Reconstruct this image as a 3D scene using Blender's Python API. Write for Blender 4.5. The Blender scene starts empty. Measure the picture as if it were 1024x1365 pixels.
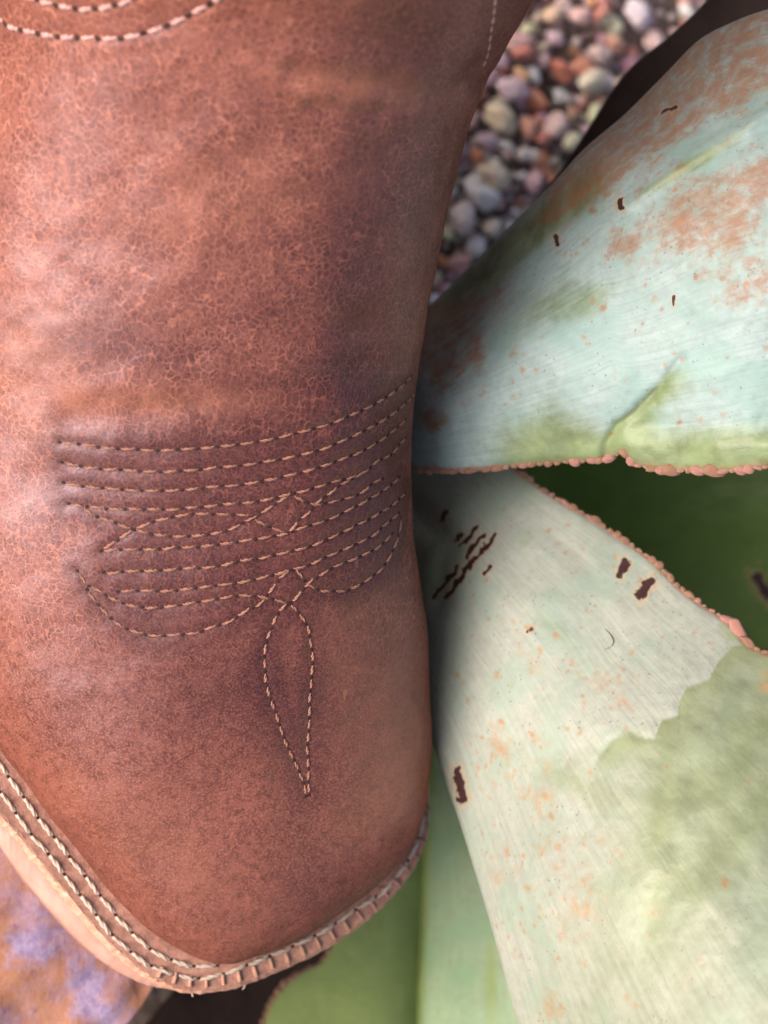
import bpy, bmesh, math, random
import numpy as np
from mathutils import Vector, Matrix
from mathutils.bvhtree import BVHTree
from mathutils.kdtree import KDTree

random.seed(7); rng = np.random.default_rng(7)
SC = bpy.context.scene; COL = SC.collection

# ------------------------------------------------------------------ camera
FPX, CX, CY = 2600.0, 512.0, 682.5           # photo-pixel focal length and centre (used to lay the place out at real size)
U = np.array([0.40, 0.08, 0.913]); U /= np.linalg.norm(U)       # gravity-up seen in the camera's axes
_x = np.array([1.0, 0, 0]); _x = _x - U*np.dot(_x, U); _x /= np.linalg.norm(_x)
_y = np.cross(U, _x)
V2W = np.array([_x, _y, U])                                      # view axes -> world axes
def vdir(px, py): return V2W @ np.array([(px-CX)/FPX, (CY-py)/FPX, -1.0])
CAM = np.array([0, 0, 0.065]) - 0.42*vdir(330, 800)
cam = bpy.data.objects.new('camera', bpy.data.cameras.new('camera')); COL.objects.link(cam)
cam.matrix_world = Matrix.Translation(Vector(CAM)) @ Matrix([list(r) for r in V2W]).to_4x4()
cam.data.sensor_fit = 'VERTICAL'; cam.data.sensor_height = 24; cam.data.lens = 24*FPX/1365
cam.data.clip_start = 0.01; cam.data.clip_end = 500
cam.data.dof.use_dof = True; cam.data.dof.focus_distance = 0.432; cam.data.dof.aperture_fstop = 7.5
SC.camera = cam
SC.render.resolution_x = 768; SC.render.resolution_y = 1024

# ------------------------------------------------------------------ sky, sun, exposure
sun_v = V2W @ np.array([-0.61, 0.10, 0.78]); sun_v /= np.linalg.norm(sun_v)
SUN_EL = math.asin(sun_v[2]); SUN_AZ = math.atan2(sun_v[0], sun_v[1])
world = bpy.data.worlds.new('World'); SC.world = world; world.use_nodes = True
wn = world.node_tree.nodes; wl = world.node_tree.links
sky = wn.new('ShaderNodeTexSky'); sky.sky_type = 'NISHITA'; sky.sun_disc = False
sky.sun_elevation = SUN_EL; sky.sun_rotation = SUN_AZ; sky.dust_density = 8.0; sky.air_density = 0.8; sky.ozone_density = 0.6
wl.new(sky.outputs[0], wn['Background'].inputs[0]); wn['Background'].inputs[1].default_value = 0.068
sl = bpy.data.lights.new('sun', 'SUN'); sl.energy = 1.5; sl.angle = math.radians(52); sl.color = (1.0, 0.955, 0.965)
so = bpy.data.objects.new('sun', sl); COL.objects.link(so)
so.rotation_euler = Vector(sun_v).to_track_quat('Z', 'Y').to_euler(); so.location = Vector(sun_v)*3
SC.view_settings.view_transform = 'Standard'; SC.view_settings.look = 'None'
SC.view_settings.exposure = 1.55
SC.cycles.max_bounces = 5; SC.cycles.diffuse_bounces = 3; SC.cycles.glossy_bounces = 2; SC.view_settings.gamma = 1

# ------------------------------------------------------------------ helpers
def P(px, py, d): return CAM + d*vdir(px, py)                    # a point at a distance along the view axis
def Wz(px, py, z):                                               # the point of height z
    r = vdir(px, py); return CAM + r*((z-CAM[2])/r[2])
def proj(p):
    q = (np.asarray(p)-CAM) @ V2W
    return CX + FPX*q[..., 0]/-q[..., 2], CY - FPX*q[..., 1]/-q[..., 2], -q[..., 2]
def crspline(pts, n, closed=False):
    p = np.asarray(pts, float)
    if p.ndim == 1: p = p[:, None]
    m = len(p); e = np.vstack([p[-1:], p, p[:2]]) if closed else np.vstack([2*p[:1]-p[1:2], p, 2*p[-1:]-p[-2:-1]])
    t = np.linspace(0, m if closed else m-1, n, endpoint=not closed)
    i = np.minimum(t.astype(int), (m if closed else m-1)-1); f = (t-i)[:, None]
    a, b, c, d = e[i], e[i+1], e[i+2], e[i+3]
    return 0.5*((2*b)+(c-a)*f+(2*a-5*b+4*c-d)*f**2+(3*b-a-3*c+d)*f**3)
def resample(p, n=None, step=None):
    p = np.asarray(p, float); L = np.r_[0, np.cumsum(np.linalg.norm(np.diff(p, axis=0), axis=1))]
    if n is None: n = max(2, int(round(L[-1]/step))+1)
    t = np.linspace(0, L[-1], n)
    return np.stack([np.interp(t, L, p[:, k]) for k in range(p.shape[1])], 1)
def smooth(x, a, b):
    t = np.clip((x-a)/(b-a), 0, 1); return t*t*(3-2*t)
def segdist(x, y, pl):
    d = np.full(x.shape, 1e9)
    for (ax, ay), (bx, by) in zip(pl[:-1], pl[1:]):
        vx, vy = bx-ax, by-ay; L = vx*vx+vy*vy+1e-12
        t = np.clip(((x-ax)*vx+(y-ay)*vy)/L, 0, 1)
        d = np.minimum(d, np.hypot(x-ax-t*vx, y-ay-t*vy))
    return d
_perm = rng.random((64, 64))
def vnoise(x, y, seed=0):
    x = np.asarray(x)+seed*17.3; y = np.asarray(y)+seed*9.7
    xi = np.floor(x).astype(int); yi = np.floor(y).astype(int); fx = x-xi; fy = y-yi
    fx = fx*fx*(3-2*fx); fy = fy*fy*(3-2*fy)
    g = lambda a, b: _perm[a % 64, b % 64]
    return (g(xi, yi)*(1-fx)+g(xi+1, yi)*fx)*(1-fy)+(g(xi, yi+1)*(1-fx)+g(xi+1, yi+1)*fx)*fy
def fbm(x, y, seed=0, o=4):
    s = 0; a = .5
    for k in range(o): s = s+a*vnoise(x*2**k, y*2**k, seed+k*3); a *= .5
    return s/(1-.5**o)

def tag(o, label=None, cat=None, group=None, kind=None):
    if label: o['label'] = label
    if cat: o['category'] = cat
    if group: o['group'] = group
    if kind: o['kind'] = kind
    return o
def mesh_from(name, v, f, sm=True):
    me = bpy.data.meshes.new(name)
    if isinstance(f, np.ndarray):
        v = np.asarray(v, np.float32); k = f.shape[1]
        me.vertices.add(len(v)); me.vertices.foreach_set('co', v.ravel())
        me.loops.add(f.size); me.loops.foreach_set('vertex_index', f.ravel().astype(np.int32))
        me.polygons.add(len(f)); me.polygons.foreach_set('loop_start', np.arange(0, f.size, k, dtype=np.int32)); me.update(calc_edges=True)
    else:
        me.from_pydata([tuple(map(float, p)) for p in v], [], [tuple(map(int, q)) for q in f]); me.update()
    if sm: me.polygons.foreach_set('use_smooth', [True]*len(me.polygons))
    return me
def link(name, me, mat=None, parent=None):
    o = bpy.data.objects.new(name, me); COL.objects.link(o)
    if mat and not me.materials: me.materials.append(mat)
    if parent: o.parent = parent; o.matrix_parent_inverse = Matrix.Identity(4)
    return o
def empty(name): 
    o = bpy.data.objects.new(name, None); o.empty_display_size = .02; COL.objects.link(o); return o
def gridfaces(n, m, off=0, wrap_i=False, wrap_j=False, flip=False):
    i = np.arange(n if wrap_i else n-1)[:, None]; j = np.arange(m if wrap_j else m-1)[None]
    a = i*m+j; b = ((i+1) % n)*m+j; c = ((i+1) % n)*m+(j+1) % m; d = i*m+(j+1) % m
    f = np.stack([a, b, c, d], -1).reshape(-1, 4)+off
    return f[:, ::-1] if flip else f
def attr(me, name, vals):
    a = me.attributes.new(name, 'FLOAT', 'POINT'); a.data.foreach_set('value', np.asarray(vals, np.float32))
def lofted_tube(rings, cap=True):
    n = len(rings); m = len(rings[0]); v = np.concatenate(rings); f = [list(q) for q in gridfaces(n, m, wrap_j=True)]
    if cap: f += [list(range(m))[::-1], [(n-1)*m+k for k in range(m)]]
    return v, f
def recalc(me):
    bm = bmesh.new(); bm.from_mesh(me); bmesh.ops.recalc_face_normals(bm, faces=bm.faces); bm.to_mesh(me); bm.free()

# ------------------------------------------------------------------ node materials
class NT:
    def __init__(s, name):
        s.m = bpy.data.materials.new(name); s.m.use_nodes = True; s.t = s.m.node_tree
        s.b = s.t.nodes['Principled BSDF']
    def n(s, typ, **kw):
        o = s.t.nodes.new(typ)
        for k, v in kw.items(): setattr(o, k, v)
        return o
    def put(s, sock, v):
        if isinstance(v, bpy.types.NodeSocket): s.t.links.new(v, sock)
        elif v is not None:
            if sock.type == 'RGBA' and len(v) == 3: v = (*v, 1)
            sock.default_value = v
    def math(s, op, a, b=None, c=None, clamp=False):
        o = s.n('ShaderNodeMath', operation=op, use_clamp=clamp)
        for k, v in enumerate((a, b, c)): s.put(o.inputs[k], v)
        return o.outputs[0]
    def mix(s, f, a, b, mode='MIX'):
        o = s.n('ShaderNodeMix', data_type='RGBA', blend_type=mode)
        s.put(o.inputs[0], f); s.put(o.inputs[6], a); s.put(o.inputs[7], b); return o.outputs[2]
    def ramp(s, v, a, b, lo=0.0, hi=1.0):
        o = s.n('ShaderNodeMapRange', interpolation_type='SMOOTHSTEP')
        for k, x in enumerate((v, a, b, lo, hi)): s.put(o.inputs[k], x)
        return o.outputs[0]
    def attr(s, name): return s.n('ShaderNodeAttribute', attribute_name=name).outputs['Fac']
    def coord(s): return s.n('ShaderNodeTexCoord').outputs['Object']
    def noise(s, co, scale, detail=3, rough=.5, dist=0):
        o = s.n('ShaderNodeTexNoise'); s.put(o.inputs['Vector'], co); o.inputs['Scale'].default_value = scale
        o.inputs['Detail'].default_value = detail; o.inputs['Roughness'].default_value = rough; o.inputs['Distortion'].default_value = dist
        return o.outputs
    def voro(s, co, scale, feature='DISTANCE_TO_EDGE', rnd=1):
        o = s.n('ShaderNodeTexVoronoi', feature=feature); s.put(o.inputs['Vector'], co); o.inputs['Scale'].default_value = scale
        o.inputs['Randomness'].default_value = rnd; return o.outputs
    def warp(s, co, scale, amt):
        nz = s.noise(co, scale, 2)[1]
        a = s.n('ShaderNodeVectorMath', operation='SUBTRACT'); s.put(a.inputs[0], nz); a.inputs[1].default_value = (.5, .5, .5)
        b = s.n('ShaderNodeVectorMath', operation='MULTIPLY_ADD'); s.put(b.inputs[0], a.outputs[0]); b.inputs[1].default_value = (amt,)*3; s.put(b.inputs[2], co)
        return b.outputs[0]
    def mapping(s, co, scale=(1, 1, 1), rot=(0, 0, 0)):
        o = s.n('ShaderNodeMapping'); s.put(o.inputs[0], co); o.inputs['Scale'].default_value = scale; o.inputs['Rotation'].default_value = rot; return o.outputs[0]
    def bump(s, h, dist, strength=1, prev=None):
        o = s.n('ShaderNodeBump'); s.put(o.inputs['Height'], h); o.inputs['Distance'].default_value = dist; o.inputs['Strength'].default_value = strength
        if prev: s.put(o.inputs['Normal'], prev)
        return o.outputs[0]
    def out(s, col, rough=.5, normal=None, spec=.5, **kw):
        s.put(s.b.inputs['Base Color'], col); s.put(s.b.inputs['Roughness'], rough); s.put(s.b.inputs['Specular IOR Level'], spec)
        if normal: s.put(s.b.inputs['Normal'], normal)
        for k, v in kw.items(): s.put(s.b.inputs[k], v)
        return s.m

def leather_mat():
    t = NT('worn_leather'); co = t.coord()
    crk = t.attr('crackle'); dark = t.attr('dark'); tan = t.attr('tan')
    w = t.warp(co, 240, .0026); w2 = t.warp(w, 1100, .0008)
    n_low = t.noise(co, 38, 3, .55)[0]; n_mid = t.noise(co, 150, 4, .6)[0]; n_zone = t.noise(co, 85, 2, .6, 1.0)[0]
    blot = t.noise(w, 460, 4, .7)[0]; grain = t.noise(co, 2100, 2, .6)[0]
    e1 = t.voro(w2, 640)[0]; e2 = t.voro(w2, 1350)[0]; e3 = t.voro(t.mapping(w2, (1, .42, 1), (0, 0, .3)), 780)[0]
    wid = t.ramp(blot, .3, .7, .05, .13)
    l1 = t.ramp(e1, .0, wid, 1, 0); l2 = t.ramp(e2, 0, .14, 1, 0); l3 = t.ramp(e3, 0, wid, 1, 0)
    l1 = t.math('MULTIPLY', l1, t.ramp(n_zone, .40, .60)); l3 = t.math('MULTIPLY', l3, t.ramp(n_zone, .60, .42))
    l2 = t.math('MULTIPLY', l2, t.ramp(n_mid, .35, .7, .05, .5))
    lines = t.math('MAXIMUM', t.math('MAXIMUM', l1, l3), l2)
    lines = t.math('MULTIPLY', t.math('MULTIPLY', lines, crk), t.ramp(grain, .3, .6, .7, 1))
    base = t.mix(t.ramp(n_low, .3, .7), (.118, .034, .024), (.188, .059, .038))
    base = t.mix(t.ramp(blot, .40, .64, 0, .75), base, (.064, .0170, .0115))
    base = t.mix(t.math('MULTIPLY', dark, t.ramp(n_mid, .25, .7, .6, 1.0)), base, (.030, .0076, .0058))
    base = t.mix(t.math('MULTIPLY', tan, t.ramp(n_mid, .3, .65, .35, 1)), base, (.27, .105, .052))
    stip = t.ramp(grain, .47, .62)
    amt = t.ramp(crk, .95, .2, .25, .55)
    col = t.mix(t.math('MULTIPLY', stip, amt), base, t.mix(dark, (.29, .110, .074), (.145, .043, .031)))
    lc = t.mix(dark, (.38, .148, .094), (.26, .083, .053))
    col = t.mix(t.math('MULTIPLY', lines, t.ramp(n_mid, .25, .7, .50, .95)), col, lc)
    sc = t.ramp(t.noise(t.mapping(co, (1, .12, 1), (0, 0, 1.35)), 330, 2)[0], .70, .78)
    col = t.mix(t.math('MULTIPLY', sc, .25), col, (.45, .21, .13))
    rough = t.math('ADD', t.ramp(blot, .3, .7, .40, .32), t.math('MULTIPLY', t.math('MAXIMUM', lines, stip), .08))
    h = t.math('ADD', t.math('MULTIPLY', blot, .6), t.math('MULTIPLY', grain, .35))
    nrm = t.bump(h, .00017, .7)
    nrm = t.bump(t.noise(t.mapping(w, (1, .5, 1)), 120, 2)[0], .0010, .4, nrm)
    # waxed finish: an even gloss layer added over the diffuse hide
    gl = t.n('ShaderNodeBsdfGlossy'); t.put(gl.inputs['Color'], (.074, .061, .070, 1)); t.put(gl.inputs['Roughness'], rough); t.put(gl.inputs['Normal'], nrm)
    ad = t.n('ShaderNodeAddShader'); t.t.links.new(t.b.outputs[0], ad.inputs[0]); t.t.links.new(gl.outputs[0], ad.inputs[1])
    t.t.links.new(ad.outputs[0], t.t.nodes['Material Output'].inputs['Surface'])
    return t.out(col, rough, nrm, 0.0)

def plain_mat(name, c1, c2, scale, rough=.6, bump=.0002, spec=.4, detail=4, rampab=(.35, .65), **kw):
    t = NT(name); co = t.coord(); n = t.noise(co, scale, detail, .6)[0]
    g = t.noise(co, scale*5, 3, .6)[0]
    col = t.mix(t.ramp(n, *rampab), c1, c2)
    return t.out(col, rough, t.bump(t.math('ADD', n, g), bump, .7), spec, **kw)

def leaf_mat(name, green, wax, rough=.5, rustc=(.19, .075, .032), mott=1.0):
    t = NT(name); co = t.coord()
    aw, ar, asc, am = t.attr('wax'), t.attr('rust'), t.attr('scar'), t.attr('rim')
    st = t.attr('along'); sv = t.attr('across')
    cv = t.n('ShaderNodeCombineXYZ'); t.put(cv.inputs[0], t.math('MULTIPLY', st, .05)); t.put(cv.inputs[1], sv)
    streak = t.noise(t.warp(cv.outputs[0], 4, .02), 85, 4, .65)[0]
    n1 = t.noise(t.warp(co, 60, .01), 110, 5, .62)[0]; n2 = t.noise(co, 480, 4, .65)[0]; n3 = t.noise(co, 1700, 3, .6)[0]
    wm = t.math('ADD', aw, t.math('MULTIPLY', t.math('SUBTRACT', n1, .5), .6*mott))
    wm = t.math('ADD', wm, t.math('MULTIPLY', t.math('SUBTRACT', n2, .5), .2*mott))
    wm = t.math('ADD', wm, t.math('MULTIPLY', t.math('SUBTRACT', streak, .5), .34))
    wm = t.ramp(wm, .15, .85)
    g = t.mix(t.ramp(n1, .3, .7), tuple(x*(1-.28*mott) for x in green), tuple(min(1, x*(1+.25*mott)) for x in green))
    w = t.mix(t.ramp(t.math('ADD', t.math('MULTIPLY', n2, .4), t.math('MULTIPLY', streak, .6)), .35, .65), tuple(x*.86 for x in wax), tuple(min(1, x*1.08) for x in wax))
    w = t.mix(t.ramp(t.noise(co, 70, 3)[0], .42, .66, 0, .55), w, (wax[0]*.72, wax[1]*.92, wax[2]*.86))
    col = t.mix(wm, g, w)
    rm = t.math('ADD', ar, t.math('MULTIPLY', t.math('SUBTRACT', t.noise(t.warp(co, 200, .004), 260, 5, .7)[0], .5), 1.7))
    rm = t.math('ADD', rm, t.math('MULTIPLY', t.math('SUBTRACT', streak, .5), .9)); rm = t.ramp(rm, .2, .95, 0, .8)
    col = t.mix(rm, col, t.mix(t.ramp(n2, .3, .7), rustc, (rustc[0]*1.15, rustc[1]*1.25, rustc[2]*1.25)))
    # freckles of rust and of black grit
    fz = t.voro(t.warp(co, 500, .002), 330, 'F1')[0]
    fr = t.math('MULTIPLY', t.ramp(fz, .08, .34, 1, 0), t.ramp(t.noise(co, 95, 2)[0], .47, .62))
    col = t.mix(t.math('MULTIPLY', fr, t.ramp(aw, .45, .9, 0, .6)), col, (.26, .12, .05))
    gz = t.voro(t.warp(co, 900, .0012), 620, 'F1')[0]
    gr = t.math('MULTIPLY', t.ramp(gz, .10, .20, 1, 0), t.ramp(t.noise(co, 160, 2)[0], .50, .58))
    col = t.mix(t.math('MULTIPLY', gr, t.math('MULTIPLY', aw, .65)), col, (.055, .05, .035))
    col = t.mix(am, col, t.mix(t.ramp(n2, .4, .6), (.34, .17, .12), (.22, .11, .05)))
    sn = t.math('ADD', asc, t.math('MULTIPLY', t.math('SUBTRACT', n2, .5), 1.1))
    halo = t.ramp(sn, .12, .5, 0, .45); col = t.mix(halo, col, (.40, .24, .12))
    sm = t.ramp(sn, .46, .58)
    col = t.mix(sm, col, t.mix(t.ramp(n3, .4, .6), (.020, .006, .007), (.042, .012, .012)))
    rg = t.math('ADD', t.math('MULTIPLY', wm, .16), rough)
    h = t.math('ADD', t.math('MULTIPLY', n2, .6), t.math('MULTIPLY', streak, .35))
    h = t.math('SUBTRACT', h, t.math('MULTIPLY', sm, 1.0))
    nrm = t.bump(h, .0004, .6); nrm = t.bump(t.noise(co, 85, 3)[0], .0016, .4, nrm)
    return t.out(col, rg, nrm, .45)

M = {}
M['leather'] = leather_mat()
M['shaft'] = plain_mat('shaft_leather', (.16, .055, .035), (.26, .10, .058), 300, .5)
M['hole'] = plain_mat('needle_hole_dark', (.020, .008, .006), (.035, .013, .01), 900, .8)
M['thread'] = plain_mat('brown_thread', (.20, .085, .058), (.40, .20, .14), 1500, .55, .0001)
M['thread_pink'] = plain_mat('pink_thread', (.42, .235, .215), (.60, .39, .36), 1500, .5, .0001)
M['thread_white'] = plain_mat('cream_thread', (.50, .40, .32), (.66, .56, .46), 1800, .6, .00015)
M['welt'] = plain_mat('welt_leather', (.26, .125, .09), (.40, .205, .15), 420, .6, .0003)
M['rib'] = plain_mat('welt_rib_leather', (.40, .20, .135), (.58, .33, .24), 500, .6, .0003)
M['sole'] = plain_mat('pale_sole_edge', (.43, .225, .175), (.50, .285, .23), 120, .6, .0002)
M['edge'] = plain_mat('raw_leather_edge', (.46, .23, .15), (.62, .35, .25), 500, .7, .0004)

# ------------------------------------------------------------------ ground (structure)
GZ = -0.115
def soil_mat():
    t = NT('gravel_soil'); co = t.coord(); v = t.voro(t.warp(co, 60, .004), 95, 'F1')
    n = t.noise(co, 300, 4)[0]
    c = t.mix(t.ramp(n, .3, .7), (.10, .06, .048), (.20, .135, .11))
    hs = t.n('ShaderNodeHueSaturation'); hs.inputs['Saturation'].default_value = .12; t.put(hs.inputs['Color'], v[1]); far = t.mix(.8, hs.outputs[0], (.42, .30, .27), 'MULTIPLY')
    return t.out(t.mix(.25, c, far), .9, t.bump(t.ramp(v[0], 0, .9, 1, 0), .004, .6), .2)
gm = mesh_from('ground', [(-30, -30, GZ-.006), (30, -30, GZ-.006), (30, 30, GZ-.006), (-30, 30, GZ-.006)], [(0, 1, 2, 3)], False)
ground = tag(link('ground', gm, soil_mat()), 'reddish soil bed under the loose gravel', None, None, 'structure')

def pebble_mat():
    t = NT('pebble_stone'); co = t.coord(); oi = t.n('ShaderNodeObjectInfo')
    n = t.noise(co, 2.2, 5, .65)[0]; n2 = t.noise(co, 9, 4, .7)[0]
    rv = t.math('MULTIPLY', oi.outputs['Random'], 40)
    cb = t.n('ShaderNodeVectorMath', operation='ADD'); t.put(cb.inputs[0], co); t.put(cb.inputs[1], rv)
    n = t.noise(cb.outputs[0], 1.6, 5, .65)[0]
    c = t.mix(t.ramp(n, .3, .7), t.mix(.5, oi.outputs['Color'], (.55, .42, .40), 'MULTIPLY'), oi.outputs['Color'])
    c = t.mix(t.ramp(n2, .55, .75, 0, .35), c, (.62, .52, .48))
    return t.out(c, .62, t.bump(n2, .05, .35), .4)
M['pebble'] = pebble_mat()
def pebble_mesh(k):
    bm = bmesh.new(); bmesh.ops.create_icosphere(bm, subdivisions=3, radius=1)
    r = random.Random(100+k); ph = [r.uniform(0, 6.28) for _ in range(9)]; flat = r.uniform(.5, .75); el = r.uniform(.62, .92)
    cuts = [(Vector((r.gauss(0, 1), r.gauss(0, 1), r.gauss(0, .8))).normalized(), r.uniform(.55, .88)) for _ in range(9 if k % 2 else 5)]
    for v in bm.verts:
        p = v.co.copy()
        for nrm, d in cuts:
            e = p.dot(nrm)-d
            if e > 0: p -= nrm*e*(1.0 if k % 2 else .9)
        s = 1+.10*math.sin(2.3*p.x+ph[0])*math.sin(2.1*p.y+ph[1])+.07*math.sin(3.7*p.y+ph[2]+2*p.z)+.05*math.sin(5*p.x+4*p.z+ph[3])
        v.co = Vector((p.x*s, p.y*s*el, p.z*s*flat))
    me = bpy.data.meshes.new('pebble'); bm.to_mesh(me); bm.free()
    me.polygons.foreach_set('use_smooth', [True]*len(me.polygons))
    if k % 2: me.set_sharp_from_angle(angle=math.radians(24))
    me.update(); me.materials.append(M['pebble']); return me
PEB = [pebble_mesh(k) for k in range(10)]
PCOL = [tuple(x*y for x, y in zip(c, (2.3, 1.86, 1.78))) for c in [(.36, .30, .33), (.42, .35, .36), (.52, .36, .32), (.44, .24, .18), (.58, .42, .32), (.30, .16, .13), (.55, .47, .45), (.24, .18, .19), (.48, .30, .27), (.62, .52, .46), (.40, .20, .12)]]
def add_pebble(x, y, z, r, col, k=None, rot=None, parent=ground):
    o = bpy.data.objects.new('pebble', PEB[random.randrange(10) if k is None else k]); COL.objects.link(o); o.parent = parent
    o.location = (x, y, z); o.scale = (r, r, r)
    o.rotation_euler = rot if rot else (random.uniform(-.5, .5), random.uniform(-.5, .5), random.uniform(0, 6.28))
    o.color = (*[min(.82, q) for q in col], 1); return o
# hand-set pebbles that stand out: px, py, length px, width ratio index, turn, colour
HAND = [(686, 117, 66, 0, .3, (.40, .36, .40)), (668, 158, 64, 5, -.45, (.60, .43, .31)), (650, 187, 40, 2, .2, (.27, .24, .28)), (688, 55, 56, 4, .1, (.50, .32, .31)),
        (735, 20, 44, 6, .9, (.58, .37, .28)), (742, 50, 40, 0, .2, (.42, .37, .41)), (648, 264, 58, 8, -.2, (.60, .55, .52)), (660, 235, 62, 5, -.2, (.56, .43, .34)),
        (618, 295, 62, 3, -1.1, (.52, .43, .41)), (637, 210, 36, 1, -.4, (.36, .18, .10)), (712, 243, 44, 7, 1.0, (.40, .31, .33)), (742, 168, 52, 2, 1.2, (.45, .38, .36)),
        (697, 206, 34, 9, .3, (.55, .46, .42)), (655, 305, 38, 6, .8, (.53, .44, .37)), (820, 60, 46, 1, -.3, (.56, .30, .22)), (800, 72, 50, 4, .1, (.52, .40, .38)), (775, 20, 46, 3, 1.3, (.50, .34, .33)),
        (668, 80, 36, 5, 0, (.42, .38, .44)), (615, 350, 46, 8, .2, (.46, .28, .25)), (850, 20, 60, 5, -.7, (.50, .46, .52)), (790, 110, 60, 5, .7, (.60, .47, .38)), (700, 70, 50, 1, .4, (.36, .17, .13))]
PXM = .00025
placed = []
for px, py, L, k, a, c in HAND:
    w = Wz(px, py, GZ+.008); r = L*PXM*.41; c = tuple(x*y for x, y in zip(c, (1.9, 1.58, 1.52)))
    add_pebble(w[0], w[1], GZ+.007+random.uniform(0, .002), r, c, k, (random.uniform(-.2, .2), random.uniform(-.2, .2), a)); placed.append((w[0], w[1], r*.8))
cnt = len(HAND)
lo = Wz(560, 440, GZ); hi = Wz(1010, -80, GZ)
tries = 0
while cnt < 298 and tries < 60000:
    tries += 1
    px, py = random.uniform(545, 985), random.uniform(-60, 430)
    if py > np.interp(px, [540, 600, 737, 797, 890, 960, 1010], [470, 400, 245, 165, 65, 0, -60])+35: continue
    top = cnt < 165
    w = Wz(px, py, GZ+.006); r = random.choice([.0021, .0026, .0032, .0038, .0045, .0053]) if top else random.uniform(.0022, .0045)
    k = .64 if top else .36
    if any((w[0]-a)**2+(w[1]-b)**2 < (k*(r+c))**2 for a, b, c in placed): continue
    placed.append((w[0], w[1], r*(1 if top else .7)))
    add_pebble(w[0], w[1], GZ+(random.uniform(.002, .009) if top else random.uniform(-.001, .003)), r, tuple(min(1, x*random.uniform(.85, 1.15)) for x in random.choice(PCOL))); cnt += 1
print('pebbles', cnt, 'tries', tries)
# loose gravel carrying on around (beyond what can be picked apart)
def far_gravel():
    vs, fs, cs = [], [], []; bm = bmesh.new(); bmesh.ops.create_icosphere(bm, subdivisions=1, radius=1)
    bv = np.array([v.co[:] for v in bm.verts]); bf = np.array([[v.index for v in f.verts] for f in bm.faces]); bm.free(); off = 0
    c0 = Wz(700, 300, GZ)
    for k in range(5200):
        x, y = c0[0]+random.gauss(0, .17 if k % 3 else .05), c0[1]+random.gauss(0, .20 if k % 3 else .06)
        a, b, _ = proj(np.array([x, y, GZ]))
        grit = k % 3 == 0
        if not grit and 520 < a < 1010 and -100 < b < 460 and b < np.interp(a, [540, 600, 737, 797, 890, 960, 1010], [470, 400, 245, 165, 65, 0, -60])+35: continue
        r = random.uniform(.0035, .008) if not grit else random.uniform(.001, .0022); th = random.uniform(0, 6.28)
        q = bv*np.array([r, r*random.uniform(.6, .95), r*random.uniform(.5, .75)])*(1+.12*rng.standard_normal((len(bv), 1)))
        q = np.stack([q[:, 0]*math.cos(th)-q[:, 1]*math.sin(th), q[:, 0]*math.sin(th)+q[:, 1]*math.cos(th), q[:, 2]], 1)+[x, y, GZ+random.uniform(-.001, .004)]
        vs.append(q); fs.append(bf+off); off += len(bv)
    t = NT('loose_gravel_stone'); co = t.coord(); v = t.voro(co, 110, 'F1')[1]
    hs = t.n('ShaderNodeHueSaturation'); hs.inputs['Saturation'].default_value = .15; t.put(hs.inputs['Color'], v); c = t.mix(.8, hs.outputs[0], (.55, .40, .37), 'MULTIPLY')
    o = link('loose_gravel', mesh_from('loose_gravel', np.concatenate(vs), np.concatenate(fs)), t.out(c, .7, None, .3))
    tag(o, 'loose mixed gravel covering the soil around the plant', 'gravel', None, 'stuff')
far_gravel()

# ------------------------------------------------------------------ rust-coloured rock under the boot
def rock():
    n, m = 150, 150
    # plan outline measured from the slab's centre
    edge_px = [(-420, -200), (-500, 300), (-520, 800), (-430, 1300), (-250, 1560), (20, 1520), (190, 1440), (262, 1345), (290, 1250), (330, 1110), (345, 900), (330, 650), (300, 400), (280, 100), (200, -300), (-100, -420)]
    E = crspline([Wz(x, y, 0)[:2] for x, y in edge_px], n, True); c = E.mean(0)
    rings = []
    for j, q in enumerate(np.linspace(0, 1, m)):
        if q < .62: a = q/.62*.93; z = 0*E[:, 0]
        else:
            th = (q-.62)/.38*math.pi/2*1.0; a = .93+.07*math.sin(th); z = -(1-math.cos(th))*np.full(n, .13)
        xy = c+(E-c)*a
        px, py, _ = proj(np.c_[xy, np.zeros(n)])
        sag = -.017*smooth(py, 850, 1330)-.006*smooth(px, 0, -500)
        bumps = (fbm(xy[:, 0]*60, xy[:, 1]*60, 2)-.5)*.006*smooth(py, 800, 1150)+(fbm(xy[:, 0]*260, xy[:, 1]*260, 5)-.5)*.0016
        if q > .62: xy = xy+(fbm(np.linspace(0, 9, n), np.full(n, z.mean()*90), 4)-.5)[:, None]*(E-c)*.05*smooth(q, .62, .8)
        rings.append(np.c_[xy, z+sag+bumps-.0002])
    v = np.concatenate(rings); f = gridfaces(m, n, wrap_j=True)
    f = np.vstack([f, ]); fl = [list(x) for x in f]
    me = mesh_from('rust_rock', v, fl); recalc(me)
    t = NT('rusty_rock'); co = t.coord(); w = t.warp(co, 45, .02)
    a = t.noise(w, 55, 5, .65)[0]; b = t.noise(t.warp(co, 90, .012), 70, 4, .6)[0]; d = t.noise(co, 520, 4, .7)[0]
    col = t.mix(t.ramp(a, .3, .7), (.27, .11, .066), (.36, .165, .085))
    col = t.mix(t.ramp(d, .35, .7, 0, .6), col, (.33, .165, .14))
    col = t.mix(t.ramp(b, .40, .68, 0, .85), col, t.mix(t.ramp(d, .35, .65), (.20, .16, .32), (.31, .25, .39)))
    col = t.mix(t.ramp(t.noise(co, 210, 3)[0], .64, .74, 0, .6), col, (.20, .09, .10))
    o = link('rust_rock', me, t.out(col, .55, t.bump(t.math('ADD', d, t.math('MULTIPLY', b, 1.5)), 0.0005, .6), .4))
    tag(o, 'rust orange rock with blue violet blotches under the boot toe', 'rock')
rock()

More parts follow.
